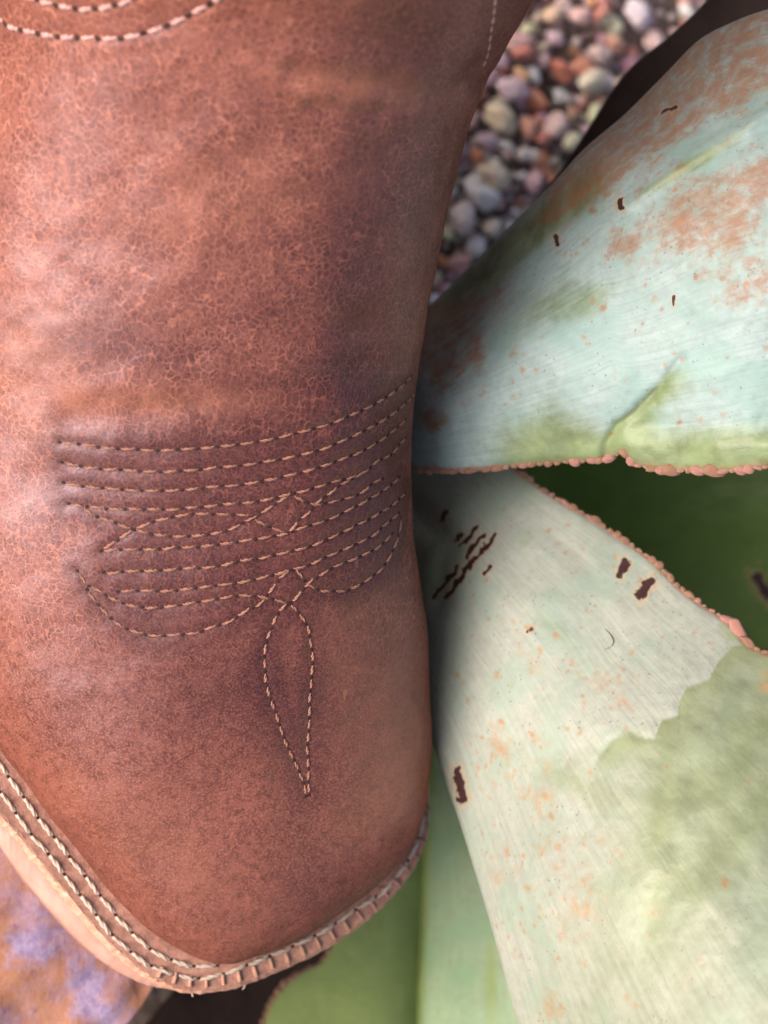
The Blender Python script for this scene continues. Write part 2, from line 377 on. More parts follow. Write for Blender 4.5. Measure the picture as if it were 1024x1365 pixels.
# ------------------------------------------------------------------ boot
boot = tag(empty('boot'), 'brown worn leather square toed western boot with decorative toe stitching', 'boot')
ZW = .0105                                                        # top of the welt
FE = [(150, -230, -200), (40, -200, -180), (-70, -100, -120), (-125, 50, 20), (-150, 200, 160), (-160, 350, 300), (-155, 500, 440), (-135, 650, 580), (-110, 790, 700), (-65, 900, 800),
      (0, 1003, 890), (50, 1068, 940), (100, 1133, 985), (150, 1193, 1020), (200, 1240, 1045), (240, 1266, 1060), (285, 1282, 1070), (335, 1270, 1075), (400, 1241, 1072), (466, 1194, 1060),
      (510, 1148, 1038), (533, 1103, 1008), (545, 1045, 965), (550, 980, 900), (535, 880, 800), (500, 760, 680), (455, 620, 560), (415, 480, 430), (395, 330, 290), (390, 180, 140), (380, 50, 10), (345, -80, -100), (270, -190, -170)]
SPY = [-200, -100, 0, 150, 300, 450, 600, 700, 800, 900, 1000, 1090]
SPX = [470, 462, 452, 444, 432, 418, 406, 400, 395, 391, 390, 385]
SPZ = [.165, .150, .132, .115, .100, .087, .075, .068, .062, .0555, .0485, .041]
SILY = [-250, -100, 0, 40, 85, 130, 190, 250, 310, 370, 420, 470, 530, 600, 650, 700, 740, 800, 850, 900, 980, 1050, 1090, 1110]
SILX = [760, 720, 690, 675, 658, 645, 625, 608, 590, 575, 565, 559, 552, 548, 546, 548, 553, 564, 571, 574, 575, 572, 565, 559]
def build_vamp():
    S, K = 360, 70
    fe = crspline(FE, S, True)
    spf = lambda y, a: np.interp(y, np.linspace(-200, 1090, 100), np.interp(np.linspace(-200, 1090, 100), SPY, a))
    def sm1(a, k=9):
        e = np.r_[np.full(k, a[0]), a, np.full(k, a[-1])]; return np.convolve(e, np.ones(2*k+1)/(2*k+1), 'valid')
    yy = np.linspace(-200, 1090, 200); sx = sm1(np.interp(yy, SPY, SPX)); sz = sm1(np.interp(yy, SPY, SPZ))
    ys = fe[:, 2]
    O = np.array([Wz(a, b, ZW-.001) for a, b in fe[:, :2]])
    SPN = np.array([Wz(np.interp(y, yy, sx), y, np.interp(y, yy, sz)) for y in ys])
    spw = np.array([Wz(np.interp(y, yy, sx), y, np.interp(y, yy, sz)) for y in yy[::-1]]); spw = spw[np.argsort(spw[:, 1])]
    s0 = (spw[12, 2]-spw[0, 2])/(spw[12, 1]-spw[0, 1])
    def zsp(Y): return np.where(Y < spw[0, 1], spw[0, 2]+s0*(Y-spw[0, 1]), np.interp(Y, spw[:, 1], spw[:, 2]))
    phi = np.linspace(0, math.pi/2, K)[None, :]
    d = O-SPN; d[:, 2] = 0; nrm = d/np.linalg.norm(d, axis=1)[:, None]
    toe = smooth(fe[:, 1], 850, 1150)[:, None]
    p = 1-.22*toe; q = .92-.24*toe
    right = (np.arange(S) > 18/33*S).astype(float)*smooth(fe[:, 1], 1150, 1060)*smooth(fe[:, 1], -230, -60)
    B = np.zeros(S)
    def surf(B):
        a = 1-np.cos(phi)**p; zz = np.sin(phi)**q
        X = O[:, None, :2]*(1-a[..., None])+SPN[:, None, :2]*a[..., None]
        X = X+nrm[:, None, :2]*(B[:, None]*1.3*np.sin(2*phi)*np.cos(phi)+.0012*np.sin(phi*2)*smooth(fe[:, 1], 900, 1100)[:, None])[..., None]
        Z = (ZW-.001)+(zsp(X[..., 1])-ZW+.001)*zz
        return np.concatenate([X, Z[..., None]], -1)
    for it in range(40):
        V = surf(B); px, py, _ = proj(V)
        ex = px-np.interp(py, SILY, SILX)
        e = ex.max(1)
        B = B-right*e*.00010
        k = 7; Bp = np.r_[B[-k:], B, B[:k]]; B = np.convolve(Bp, np.ones(2*k+1)/(2*k+1), 'valid')*np.where(right > 0, 1, 0)
    V = surf(B)
    v = V.reshape(-1, 3); f = [list(x) for x in gridfaces(S, K, wrap_i=True)]
    # floor cap + bottom extension so the shape is closed
    low = O.copy(); low[:, 2] = .004
    n0 = len(v); v = np.vstack([v, low]); 
    for i in range(S): f.append([i*K, n0+i, n0+(i+1) % S, ((i+1) % S)*K])
    f.append([n0+i for i in range(S)])
    me = mesh_from('vamp_base', v, f); recalc(me)
    tmp = bpy.data.objects.new('tmp', me); COL.objects.link(tmp)
    rm = tmp.modifiers.new('r', 'REMESH'); rm.mode = 'VOXEL'; rm.voxel_size = .00085
    s2 = tmp.modifiers.new('s', 'SMOOTH'); s2.factor = .5; s2.iterations = 40
    dg = bpy.context.evaluated_depsgraph_get(); m2 = bpy.data.meshes.new_from_object(tmp.evaluated_get(dg))
    bpy.data.objects.remove(tmp); bpy.data.meshes.remove(me)
    m2.name = 'vamp'; m2.materials.clear(); m2.polygons.foreach_set('use_smooth', [True]*len(m2.polygons))
    return m2
vme = build_vamp()

ROWS = [
 [(79,590),(109,593),(132,597),(158,599),(185,600),(214,601),(238,599),(267,598),(293,595),(322,592),(341,589),(364,585),(405,575),(426,569),(443,564),(458,557),(487,545),(511,532),(531,518),(541,509)],
 [(82,617),(109,623),(135,626),(163,628),(217,629),(246,628),(271,626),(296,623),(323,621),(347,617),(391,609),(432,598),(446,591),(464,584),(476,578),(493,570),(514,558),(528,548),(545,533)],
 [(84,644),(110,649),(141,652),(166,654),(217,655),(243,654),(267,652),(293,649),(323,647),(348,642),(370,638),(391,632),(408,628),(446,616),(464,608),(479,603),(505,589),(517,581),(533,567)],
 [(91,672),(108,675),(147,679),(173,679),(199,680),(226,680),(249,678),(275,676),(302,673),(326,671),(348,668),(367,664),(385,659),(411,653),(429,647),(446,642),(467,637),(482,631),(493,625),(505,614),(523,606),(534,592)],
 [(108,675),(126,688),(152,697),(179,707),(205,713),(232,716),(258,715),(284,712),(308,706),(329,695),(348,685),(367,672),(388,659)],
 [(388,659),(402,666),(420,672),(438,670),(452,667),(470,663),(483,657),(496,645),(511,638)],
 [(135,735),(149,726),(164,716),(179,707),(202,697),(226,691),(252,687),(278,686),(305,687),(328,688),(350,698),(369,706),(383,711)],
 [(383,711),(391,703),(402,689),(410,685),(421,672),(438,659),(454,647),(467,640),(487,629)],
 [(135,735),(158,733),(182,733),(208,733),(232,731),(258,730),(284,727),(308,724),(332,720),(359,716),(383,711),(397,705),(417,699),(435,694),(452,687),(467,679),(482,672),(495,664),(508,656),(525,644)],
 [(138,763),(148,765),(167,762),(192,762),(218,761),(249,758),(273,757),(299,753),(326,747),(347,745),(369,740),(388,735),(408,730),(426,724),(446,715),(462,708),(476,700),(492,693),(508,683),(522,675),(533,665)],
 [(157,789),(179,788),(205,788),(229,788),(252,785),(276,782),(299,779),(323,776),(347,771),(370,765),(391,759),(410,754),(427,747),(445,739),(461,732),(477,725),(490,718),(502,711),(512,701),(525,691)],
 [(103,761),(119,782),(133,788),(150,799),(177,808),(208,811),(232,808),(256,804),(281,800),(300,796),(318,794),(332,794),(351,796),(366,799),(385,805)],
 [(116,786),(127,801),(141,817),(160,834),(185,844),(210,848),(237,846),(264,843),(284,835),(308,827),(326,815),(347,804),(356,793),(367,780),(376,768),(388,761),(397,762),(408,776),(426,787),(443,788),(461,788),(476,782),(490,774),(508,761),(518,747),(527,729),(533,711),(536,690)],
 [(388,804),(402,789),(414,776),(435,763),(452,754),(470,747),(487,739),(502,732),(514,722),(524,711)],
 [(386,803),(378,809),(369,821),(362,837),(356,855),(353,874),(354,894),(356,914),(361,932),(368,950),(374,969),(380,987),(388,1004),(396,1021),(404,1039),(408,1052),(410,1062)],
 [(385,805),(392,810),(403,823),(411,838),(414,855),(417,873),(416,894),(415,913),(413,935),(413,956),(412,977),(411,997),(412,1020),(412,1041),(413,1061)],
]
TOPROWS = [[(-40,5),(-20,15),(0,27),(12,36),(45,44),(82,50),(125,51),(161,51),(194,44),(226,33),(258,17),(285,2),(305,-16),(320,-40)], [(10,-20),(28,-8),(47,0),(74,7),(103,13),(135,11),(164,4),(185,-8),(200,-22)]]
SEAM = [[(662,-30),(659,5),(656,30),(653,50),(650,70),(646,92)]]

def bvh_of(me):
    return BVHTree.FromPolygons([v.co[:] for v in me.vertices], [p.vertices[:] for p in me.polygons])
def cast_row(bvh, row, sub=12):
    pts = resample(crspline(row, len(row)*sub), n=len(row)*sub)
    out = []
    for a, b in pts:
        h = bvh.ray_cast(Vector(CAM), Vector(vdir(a, b)).normalized())
        if h[0] is not None: out.append((np.array(h[0]), np.array(h[1])))
    return np.array([o[0] for o in out]), np.array([o[1] for o in out])
for _i in (0, 1, 2, 3, 8, 9, 10): ROWS[_i].append((ROWS[_i][-1][0]+8, ROWS[_i][-1][1]-8))
bv = bvh_of(vme)
rows3 = [cast_row(bv, r) for r in ROWS]; top3 = [cast_row(bv, r) for r in TOPROWS]; seam3 = [cast_row(bv, r) for r in SEAM]
# press the leather in along the stitch lines, and store what the hide looks like where
nv = len(vme.vertices); vc = np.zeros(nv*3); vme.vertices.foreach_get('co', vc); vc = vc.reshape(-1, 3)
vn = np.zeros(nv*3); vme.vertices.foreach_get('normal', vn); vn = vn.reshape(-1, 3)
allp = np.concatenate([r[0] for r in rows3+top3]); kd = KDTree(len(allp))
for i, p in enumerate(allp): kd.insert(p, i)
kd.balance()
bb0, bb1 = allp.min(0)-.012, allp.max(0)+.012
near = np.full(nv, .02)
for i in np.where(((vc > bb0) & (vc < bb1)).all(1))[0]: near[i] = kd.find(vc[i])[2]
vpx, vpy, vd = proj(vc)
facing = smooth(vn[:, 2], -.05, .2)
press = .00018*np.exp(-(near/.00065)**2)
puff = .00006*np.exp(-((near-.0022)/.0011)**2)
creases = [([(395,95),(450,105),(520,118),(575,122),(640,95)], .0022, .0010), ([(420,140),(500,148),(560,140),(610,128)], .0018, .0008), ([(250,255),(330,205),(420,165)], .004, .0006),
           ([(95,560),(200,545),(330,535),(450,505),(530,470)], .003, .0007), ([(380,430),(450,440),(520,430),(548,400)], .0035, .0009), ([(470,330),(500,400),(495,480)], .005, .0008)]
cr = np.zeros(nv)
for pl, wd, dp in creases:
    d = segdist(vpx, vpy, pl)*.00016; dp *= .45; cr -= dp*np.exp(-(d/wd)**2); cr += .6*dp*np.exp(-((d-2*wd)/wd)**2)
wob = (fbm(vc[:, 0]*55, vc[:, 1]*55, 3)-.5)*.0016
vc2 = vc+vn*((-press+puff+cr*facing+wob)[:, None])
vme.vertices.foreach_set('co', vc2.ravel()); vme.update()
def blob(x, y, rx, ry, ang=0):
    c, s = math.cos(ang), math.sin(ang); a = (vpx-x)*c+(vpy-y)*s; b = -(vpx-x)*s+(vpy-y)*c
    return np.exp(-((a/rx)**2+(b/ry)**2))
nz = fbm(vc[:, 0]*45, vc[:, 1]*45, 9)
crack = 1.05-.85*smooth(vpy+60*(nz-.5), 770, 960)
crack *= 1-.55*np.exp(-((near)/.004)**2)*(vpy > 580)
dark = .75*blob(130, 440, 110, 45, .1)+.42*blob(455, 330, 90, 150, .2)+.55*blob(420, 520, 170, 45, -.25)+.75*np.exp(-(near/.0052)**2)*(vpy > 500)*(1-.45*smooth(vpy, 800, 860))+.4*blob(330, 930, 200, 75, .1)+.4*blob(545, 20, 80, 60)+.25*blob(250, 480, 160, 60)+.3*blob(500, 700, 70, 120)+.12
dark = np.clip(1.15*dark*(.45+1.1*nz), 0, 1)
tan = .8*blob(480, 120, 120, 26, .12)+.45*blob(60, 480, 60, 90)+.5*blob(300, 270, 110, 60, -.3)+.45*blob(200, 535, 150, 18)+.4*blob(640, 180, 40, 150, .3)+.35*blob(560, 1000, 60, 120)+.3*blob(230, 1150, 160, 60, .6)+.4*blob(560, 470, 25, 130)
tan = np.clip(tan*(.5+nz), 0, 1)
attr(vme, 'crackle', np.clip(crack, .1, 1.05)); attr(vme, 'dark', dark); attr(vme, 'tan', tan)
vamp = link('vamp', vme, M['leather'], boot)
bv = bvh_of(vme)

def thread_mesh(name, mat, plies=2, turns=1.1, r=.5):
    v, f = [], []; n, m = 9, 6
    for s in range(plies):
        o = len(v)
        for i in range(n):
            t = i/(n-1); x = t-.5; arch = math.sin(math.pi*t)**.55
            a = 2*math.pi*(turns*t+s/plies); ro = .42 if plies > 1 else 0
            cy, cz = ro*math.cos(a), ro*math.sin(a)*.8+arch*1.0-.75
            rr = .62*(.55+.45*arch)
            for k in range(m):
                b = 2*math.pi*k/m; v.append((x, cy+rr*math.cos(b), cz+rr*math.sin(b)))
        f += [[o+a for a in q] for q in gridfaces(n, m, wrap_j=True)]
        f += [[o+k for k in range(m)][::-1], [o+(n-1)*m+k for k in range(m)]]
    me = mesh_from(name, v, f); me.materials.append(mat); recalc(me); return me
TH = thread_mesh('stitch', M['thread']); THP = thread_mesh('stitch', M['thread_pink']); THW = thread_mesh('stitch', M['thread_white'], 2, 1.15)
hv, hf = [], []
def hole(p, n, t, r, store):
    v, f = store; b = np.cross(n, t); o = len(v)
    v.append(p+n*.00020)
    for k in range(8):
        a = k*math.pi/4; v.append(p+n*.00006+(t*math.cos(a)*1.15+b*math.sin(a))*r*.85)
    f += [[o, o+1+k, o+1+(k+1) % 8] for k in range(8)]
def lay_row(P3, N3, spacing, width, me, parent, name, store, cover=.80, holer=1.0, jit=.06):
    L = np.r_[0, np.cumsum(np.linalg.norm(np.diff(P3, axis=0), axis=1))]
    n = max(1, int(round(L[-1]/spacing))); sp = L[-1]/n
    at = lambda t: np.stack([np.interp(t, L, P3[:, k]) for k in range(3)], -1)
    an = lambda t: np.stack([np.interp(t, L, N3[:, k]) for k in range(3)], -1)
    for i in range(n):
        a, b = at(i*sp+sp*(1-cover)/2), at((i+1)*sp-sp*(1-cover)/2); nn = an((i+.5)*sp); nn /= np.linalg.norm(nn)
        t = b-a; ln = np.linalg.norm(t)*random.uniform(1-jit, 1+jit); t /= np.linalg.norm(t); bb = np.cross(nn, t); bb /= np.linalg.norm(bb)
        ang = random.uniform(-.09, .09); t = t*math.cos(ang)+bb*math.sin(ang); bb = np.cross(nn, t); nn2 = np.cross(t, bb)
        mid = at((i+.5)*sp)
        o = bpy.data.objects.new(name, me); COL.objects.link(o); o.parent = parent
        w = width*random.uniform(.88, 1.12)
        mt = Matrix([[t[0]*ln, bb[0]*w, nn2[0]*w, mid[0]], [t[1]*ln, bb[1]*w, nn2[1]*w, mid[1]], [t[2]*ln, bb[2]*w, nn2[2]*w, mid[2]], [0, 0, 0, 1]])
        o.matrix_local = mt
        if store is not None:
            hole(at(i*sp), an(i*sp), t, width*1.05*holer, store)
    if store is not None: hole(at(L[-1]), an(L[-1]), t, width*1.05*holer, store)
    return n
def reproj(P3, N3):
    o1, o2 = [], []
    for p, n in zip(P3, N3):
        h = bv.find_nearest(Vector(p)); o1.append(np.array(h[0])); o2.append(np.array(h[1]))
    return np.array(o1), np.array(o2)
store = ([], []); ns = 0
for k, r in enumerate(rows3):
    p, n = reproj(*r); ns += lay_row(p, n, .0042 if k < 14 else .0034, .00037, TH, vamp, 'stitch', store, .74, 1.3)
for r in top3:
    p, n = reproj(*r); lay_row(p, n, .0051, .00062, THP, vamp, 'tongue_stitch', store, .70, 1.3)
for r in seam3:
    p, n = reproj(*r); lay_row(p, n, .0034, .0003, THP, vamp, 'seam_stitch', None)
hm = mesh_from('needle_holes', *store); 
tag(link('needle_holes', hm, M['hole'], vamp), None, None, None, 'stuff')
print('stitches', ns)

# shaft, rising out of the picture
def shaft():
    c0 = Wz(170, -150, .05); rings = []
    for z, rx, ry, dx, dy in [(.085, .046, .052, 0, 0), (.12, .047, .054, 0, .0), (.16, .050, .056, 0, .004), (.22, .054, .060, 0, .008), (.30, .058, .066, 0, .012)]:
        th = np.linspace(0, 2*math.pi, 64, endpoint=False)
        rings.append(np.c_[c0[0]+dx+rx*np.cos(th), c0[1]+.035+dy+ry*np.sin(th), np.full(64, z)])
    inn = [np.c_[(r[:, :2]-r[:, :2].mean(0))*.94+r[:, :2].mean(0), r[:, 2]] for r in rings[::-1]]
    v, f = lofted_tube(rings+inn, False); me = mesh_from('shaft', v, f); recalc(me)
    for p in v:
        a, b, d = proj(p)
        if -20 < b and d > 0: print('shaft in view', a, b, d)
    return link('shaft', me, M['shaft'], boot)
shaft()

# welt: px outlines -> real rings
WOUT_V = [(0,1091),(23,1117),(51,1151),(90,1198),(133,1249),(172,1284),(207,1308),(250,1322),(297,1319),(340,1306),(391,1284),(438,1261),(496,1220),(539,1175),(559,1142),(568,1116),(571,1089),(571,1062)]
WOUT = [(150,-275),(20,-245),(-110,-120),(-165,50),(-190,200),(-200,350),(-196,500),(-178,650),(-155,800),(-110,930),(-60,1015)]+WOUT_V+[(566,980),(550,875),(515,750),(470,610),(430,470),(412,330),(407,180),(397,40),(362,-95),(280,-225)]
SOUT_L = {(0,1091):(0,1128),(23,1117):(23,1165),(51,1151):(47,1194),(90,1198):(78,1230),(133,1249):(117,1268),(172,1284):(156,1295),(207,1308):(195,1309)}
NW = 420
wo2 = crspline(WOUT, NW, True)
wo = np.array([Wz(a, b, ZW-.0012) for a, b in wo2])
fe2 = crspline([q[:2] for q in FE], 1200, True); fe3 = np.array([Wz(a, b, ZW) for a, b in fe2])
def inward(p, amt):
    d = fe3[np.argmin(((fe3[:, :2]-p[:2])**2).sum(1))]; v = d-p; v[2] = 0; L = np.linalg.norm(v)+1e-9
    return p+v/L*min(amt, 9)+0, v/L, L
wi = []
for p in wo:
    _, d, L = inward(p, 0); wi.append(p+d*(L+.006))
wi = np.array(wi); wi[:, 2] = ZW+.0002
ws = np.array([p+inward(p, 0)[1]*.0006 for p in wo]); ws[:, 2] = ZW
wlow = wo.copy(); wlow[:, 2] = ZW-.0042
wilow = wi.copy(); wilow[:, 2] = ZW-.0042
# ragged trimmed edge
jag = (vnoise(np.arange(NW)*.9, np.zeros(NW), 3)-.5)*.0006
for k in range(NW):
    d = inward(wo[k], 0)[1]; wo[k] += d*jag[k]
v, f = lofted_tube([wlow, wo, ws, wi, wilow], False)
f += [[4*NW+k, 4*NW+(k+1) % NW, (k+1) % NW, k] for k in range(NW)]
wme = mesh_from('welt', v, f, False); recalc(wme)
welt = link('welt', wme, M['welt'], boot)
# rand: dark gap strip between upper and welt is the shadow of the upper itself
so2 = crspline([SOUT_L.get(q, (q[0], q[1])) for q in WOUT], NW, True)
mixl = np.array([1.0 if -100 < a < 230 and 900 < b < 1335 else 0 for a, b in wo2])
mixl = np.convolve(np.r_[mixl[-6:], mixl, mixl[:6]], np.ones(13)/13, 'valid')
sb = np.array([Wz(a, b, .0005) for a, b in so2]); sb = sb*mixl[:, None]+wo*(1-mixl[:, None])
stop = np.array([p+inward(p, 0)[1]*.0008*(1-m)-inward(p, 0)[1]*.0007*m for p, m in zip(wo, mixl)]); stop[:, 2] = ZW-.0042
smid = stop*.45+sb*.55; smid[:, 2] = .0042; sb2 = sb.copy(); sb2[:, 2] = .0
for k in range(NW):
    d = inward(sb2[k], 0)[1]; smid[k, :2] = (smid[k]-d*.0008*mixl[k])[:2]
sti = np.array([p+inward(p, 0)[1]*.02 for p in stop]); sti[:, 2] = ZW-.0042
v, f = lofted_tube([sb2, smid, stop], True)
sme = mesh_from('sole', v, f, True); recalc(sme)
link('sole', sme, M['sole'], boot)
# welt stitch rows
INR = [(-70,925),(-30,980),(0,1019),(12,1037),(31,1062),(51,1091),(74,1118),(94,1144),(117,1173),(137,1198),(156,1222),(180,1247),(203,1267),(230,1280),(258,1288),(290,1287)]
OUTR = [(-90,945),(-40,1008),(0,1056),(12,1071),(33,1101),(55,1128),(78,1155),(100,1185),(121,1210),(143,1239),(170,1265),(197,1285),(232,1299),(266,1304),(299,1298),(328,1287),(357,1276),(385,1264),(410,1252),(438,1237),(465,1219),(494,1200),(516,1184),(535,1161),(551,1134),(561,1112),(564,1085)]
wstore = ([], [])
for R in (INR, OUTR):
    c = resample(crspline(R, 400), n=400); p3 = np.array([Wz(a, b, ZW+.0003) for a, b in c]); n3 = np.tile([0, 0, 1.0], (400, 1))
    lay_row(p3, n3, 0.0061, .00060, THW, welt, 'welt_stitch', wstore, .90, .7, .06)
tag(link('needle_holes', mesh_from('needle_holes', *wstore), M['hole'], welt), None, None, None, 'stuff')
# notched ribs between the outer stitch row and the trimmed edge, along the toe's front
bx = bmesh.new(); bmesh.ops.create_cube(bx, size=1); bmesh.ops.bevel(bx, geom=bx.edges[:], offset=.22, segments=2, affect='EDGES'); ribm = bpy.data.meshes.new('rib'); bx.to_mesh(ribm); bx.free(); ribm.materials.append(M['rib'])
ribm.polygons.foreach_set('use_smooth', [True]*len(ribm.polygons))
seg = [i for i in range(NW) if 905 < wo2[i][1] < 1330 and wo2[i][0] > 205 and wo2[i][1] > 1050]
pl = resample(wo[seg], step=.0044)
for k in range(len(pl)-1):
    p = pl[k]; t = pl[k+1]-p; t /= np.linalg.norm(t); d = np.array([-t[1], t[0], 0]); 
    if np.dot(d, inward(p, 0)[1]) < 0: d = -d
    a, b, _ = proj(p); big = 1-.0*smooth(a, 250, 210)
    w = .0017*random.uniform(.8, 1.2); ln = .0046; c = p+d*.0025; c[2] = ZW-.0011
    o = bpy.data.objects.new('rib', ribm); COL.objects.link(o); o.parent = welt
    h = .0033
    o.matrix_local = Matrix([[t[0]*w, d[0]*ln, 0, c[0]], [t[1]*w, d[1]*ln, 0, c[1]], [0, 0, h, c[2]], [0, 0, 0, 1]])
# raw lip running along the very edge of the welt
rl = []
for k in range(NW):
    d = inward(wo[k], 0)[1]; base = wo[k]; wv = .0008*(.7+.6*vnoise(k*.7, 0, 8)); a = base+d*wv; b2 = base-d*.0005
    rl.append([[a[0], a[1], ZW+.0001], [a[0], a[1], ZW-.003], [b2[0], b2[1], ZW-.0034], [b2[0], b2[1], ZW-.0016+.0004*jag[k]/.0006]])
v, f = lofted_tube([np.array([r[j] for r in rl]) for j in (0, 1, 2, 3)], False)
f += [[3*NW+k, 3*NW+(k+1) % NW, (k+1) % NW, k] for k in range(NW)]
lm = mesh_from('welt_edge', v, f, False); recalc(lm); link('welt_edge', lm, M['edge'], welt)
# frayed fibres on the edge
for px, py, dx, dy in [(254, 1321, 3, 8), (327, 1311, -4, 9)]:
    a = Wz(px, py, ZW-.002); b = Wz(px+dx, py+dy, ZW-.003); m = (a+b)/2; m[2] += .0004
    th = np.linspace(0, 2*math.pi, 5, endpoint=False); rings = [q+.00022*s*np.c_[np.cos(th), 0*th, np.sin(th)] for q, s in ((a, 1), (m, .9), (b, .3))]
    link('frayed_fibre', mesh_from('frayed_fibre', *lofted_tube(rings)), M['thread_white'], welt)

# ------------------------------------------------------------------ agave
agave = tag(empty('agave_plant'), 'large old agave with pale waxy blue green leaves scarred with rust', 'agave')
def tps(pts):
    p = np.array(pts, float); xy = p[:, :2]/500; n = len(p)
    Kf = lambda r2: np.where(r2 > 0, r2*np.log(r2+1e-12), 0)
    r2 = ((xy[:, None]-xy[None])**2).sum(-1); A = np.zeros((n+3, n+3)); A[:n, :n] = Kf(r2)+np.eye(n)*1e-3; A[:n, n] = 1; A[:n, n+1:] = xy; A[n:, :n] = A[:n, n:].T
    c = np.linalg.solve(A, np.r_[p[:, 2], 0, 0, 0])
    def fn(x, y):
        x = np.asarray(x)/500; y = np.asarray(y)/500; s = c[n]+c[n+1]*x+c[n+2]*y
        for k in range(n): s = s+c[k]*Kf((x-xy[k, 0])**2+(y-xy[k, 1])**2)
        return s
    return fn
def make_leaf(A, B, depth, thick, mat, nu, nv, masks, extra=None, tooth=None, label=None):
    a = resample(crspline(A, 300), n=nu); b = resample(crspline(B, 300), n=nu)
    v = np.linspace(0, 1, nv)[None, :, None]; px = a[:, None]*(1-v)+b[:, None]*v; X, Y = px[..., 0], px[..., 1]
    fn = tps(depth); D = fn(X, Y)
    if extra is not None: D = D+extra(X, Y)
    vv = v[..., 0]; D = D+np.minimum(.0035*(np.exp(-vv/.012)+np.exp(-(1-vv)/.012)), .004)*.35
    front = CAM+D[..., None]*np.stack([V2W @ np.array([0, 0, 0])]*1)[0]+D[..., None]*(np.stack([(X-CX)/FPX, (CY-Y)/FPX, -np.ones_like(X)], -1) @ V2W.T)
    th = thick*np.clip(np.sin(math.pi*np.clip(vv, 0, 1)), 0, 1)**.6+.0012; th = th*np.ones_like(D)
    away = V2W @ np.array([0, 0, -1.0])
    back = front+away*th[..., None]
    n1 = nu*nv; verts = np.concatenate([front.reshape(-1, 3), back.reshape(-1, 3)])
    i = np.arange(nu-1); j = np.arange(nv-1); st = lambda *q: np.stack(q, 1)
    f = np.vstack([gridfaces(nu, nv), gridfaces(nu, nv, n1, flip=True), st(n1+i*nv, n1+(i+1)*nv, (i+1)*nv, i*nv), st(i*nv+nv-1, (i+1)*nv+nv-1, n1+(i+1)*nv+nv-1, n1+i*nv+nv-1),
                   st(j, j+1, n1+j+1, n1+j), st(n1+(nu-1)*nv+j, n1+(nu-1)*nv+j+1, (nu-1)*nv+j+1, (nu-1)*nv+j)])
    me = mesh_from('leaf', verts, f)
    if me.polygons[0].normal.dot(Vector(away)) > 0: me.flip_normals()
    al = np.repeat(np.linspace(0, 1, nu)[:, None], nv, 1); ac = np.repeat(np.linspace(0, 1, nv)[None], nu, 0)
    ms = masks(X, Y, al, ac)
    for k in ('wax', 'rust', 'scar', 'rim'):
        m = np.asarray(ms.get(k, 0.0))*np.ones_like(X); attr(me, k, np.concatenate([m.ravel(), m.ravel()]))
    attr(me, 'along', np.concatenate([al.ravel()]*2)); attr(me, 'across', np.concatenate([ac.ravel()]*2))
    o = link('leaf', me, mat, agave)
    if label: o['label'] = label
    return o, fn
def bl(X, Y, x, y, rx, ry, ang=0, n=0, seed=1):
    c, s = math.cos(ang), math.sin(ang); dx, dy = X-x, Y-y
    if n: dx = dx+n*(fbm(X*.04, Y*.04, seed)-.5); dy = dy+n*(fbm(X*.04, Y*.04, seed+5)-.5)
    return np.exp(-(((dx*c+dy*s)/rx)**2+((-dx*s+dy*c)/ry)**2))
def spots(X, Y, n, gen, seed, rmin=2.2, rmax=7, el=1.6, ang=0.0):
    R = random.Random(seed); s = np.zeros_like(X)
    for k in range(n):
        x, y = gen(R); r = rmin+(rmax-rmin)*R.random()**2.5; a = R.uniform(.45, 1.1)
        s = np.maximum(s, a*bl(X, Y, x, y, r*el, r, ang+R.uniform(-.3, .3)))
    return s
def scarline(X, Y, pl, w):
    d = segdist(X+10*(fbm(X*.11, Y*.11, 4)-.5), Y+10*(fbm(X*.11, Y*.11, 8)-.5), pl); return np.clip(np.where(d < w, 1.05-.5*d/w, .55*np.exp(-(d-w)/(1.3*w))), 0, 1)

WAXC = (.255, .275, .235); WAXB = (.225, .295, .29)
M['leaf_blue'] = leaf_mat('waxy_blue_leaf', (.125, .165, .078), WAXB, .48)
M['leaf_pale'] = leaf_mat('waxy_pale_leaf', (.175, .205, .118), WAXC, .40, (.25, .118, .045), mott=.6)
M['leaf_green'] = leaf_mat('bright_green_leaf', (.20, .26, .085), (.235, .32, .19), .42, mott=.35)
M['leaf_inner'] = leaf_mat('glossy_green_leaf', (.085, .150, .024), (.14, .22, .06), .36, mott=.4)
M['leaf_dead_shade'] = leaf_mat('dead_leaf_with_shade', (.030, .014, .009), (.055, .026, .016), .65)  # near-black brown: shade put into the dead leaf colour
M['tooth'] = plain_mat('leaf_margin_tooth', (.30, .125, .10), (.50, .27, .22), 420, .4, .0004, .5)
M['tooth_brown'] = plain_mat('leaf_margin_brown', (.20, .09, .055), (.42, .24, .16), 420, .45, .0004, .5)

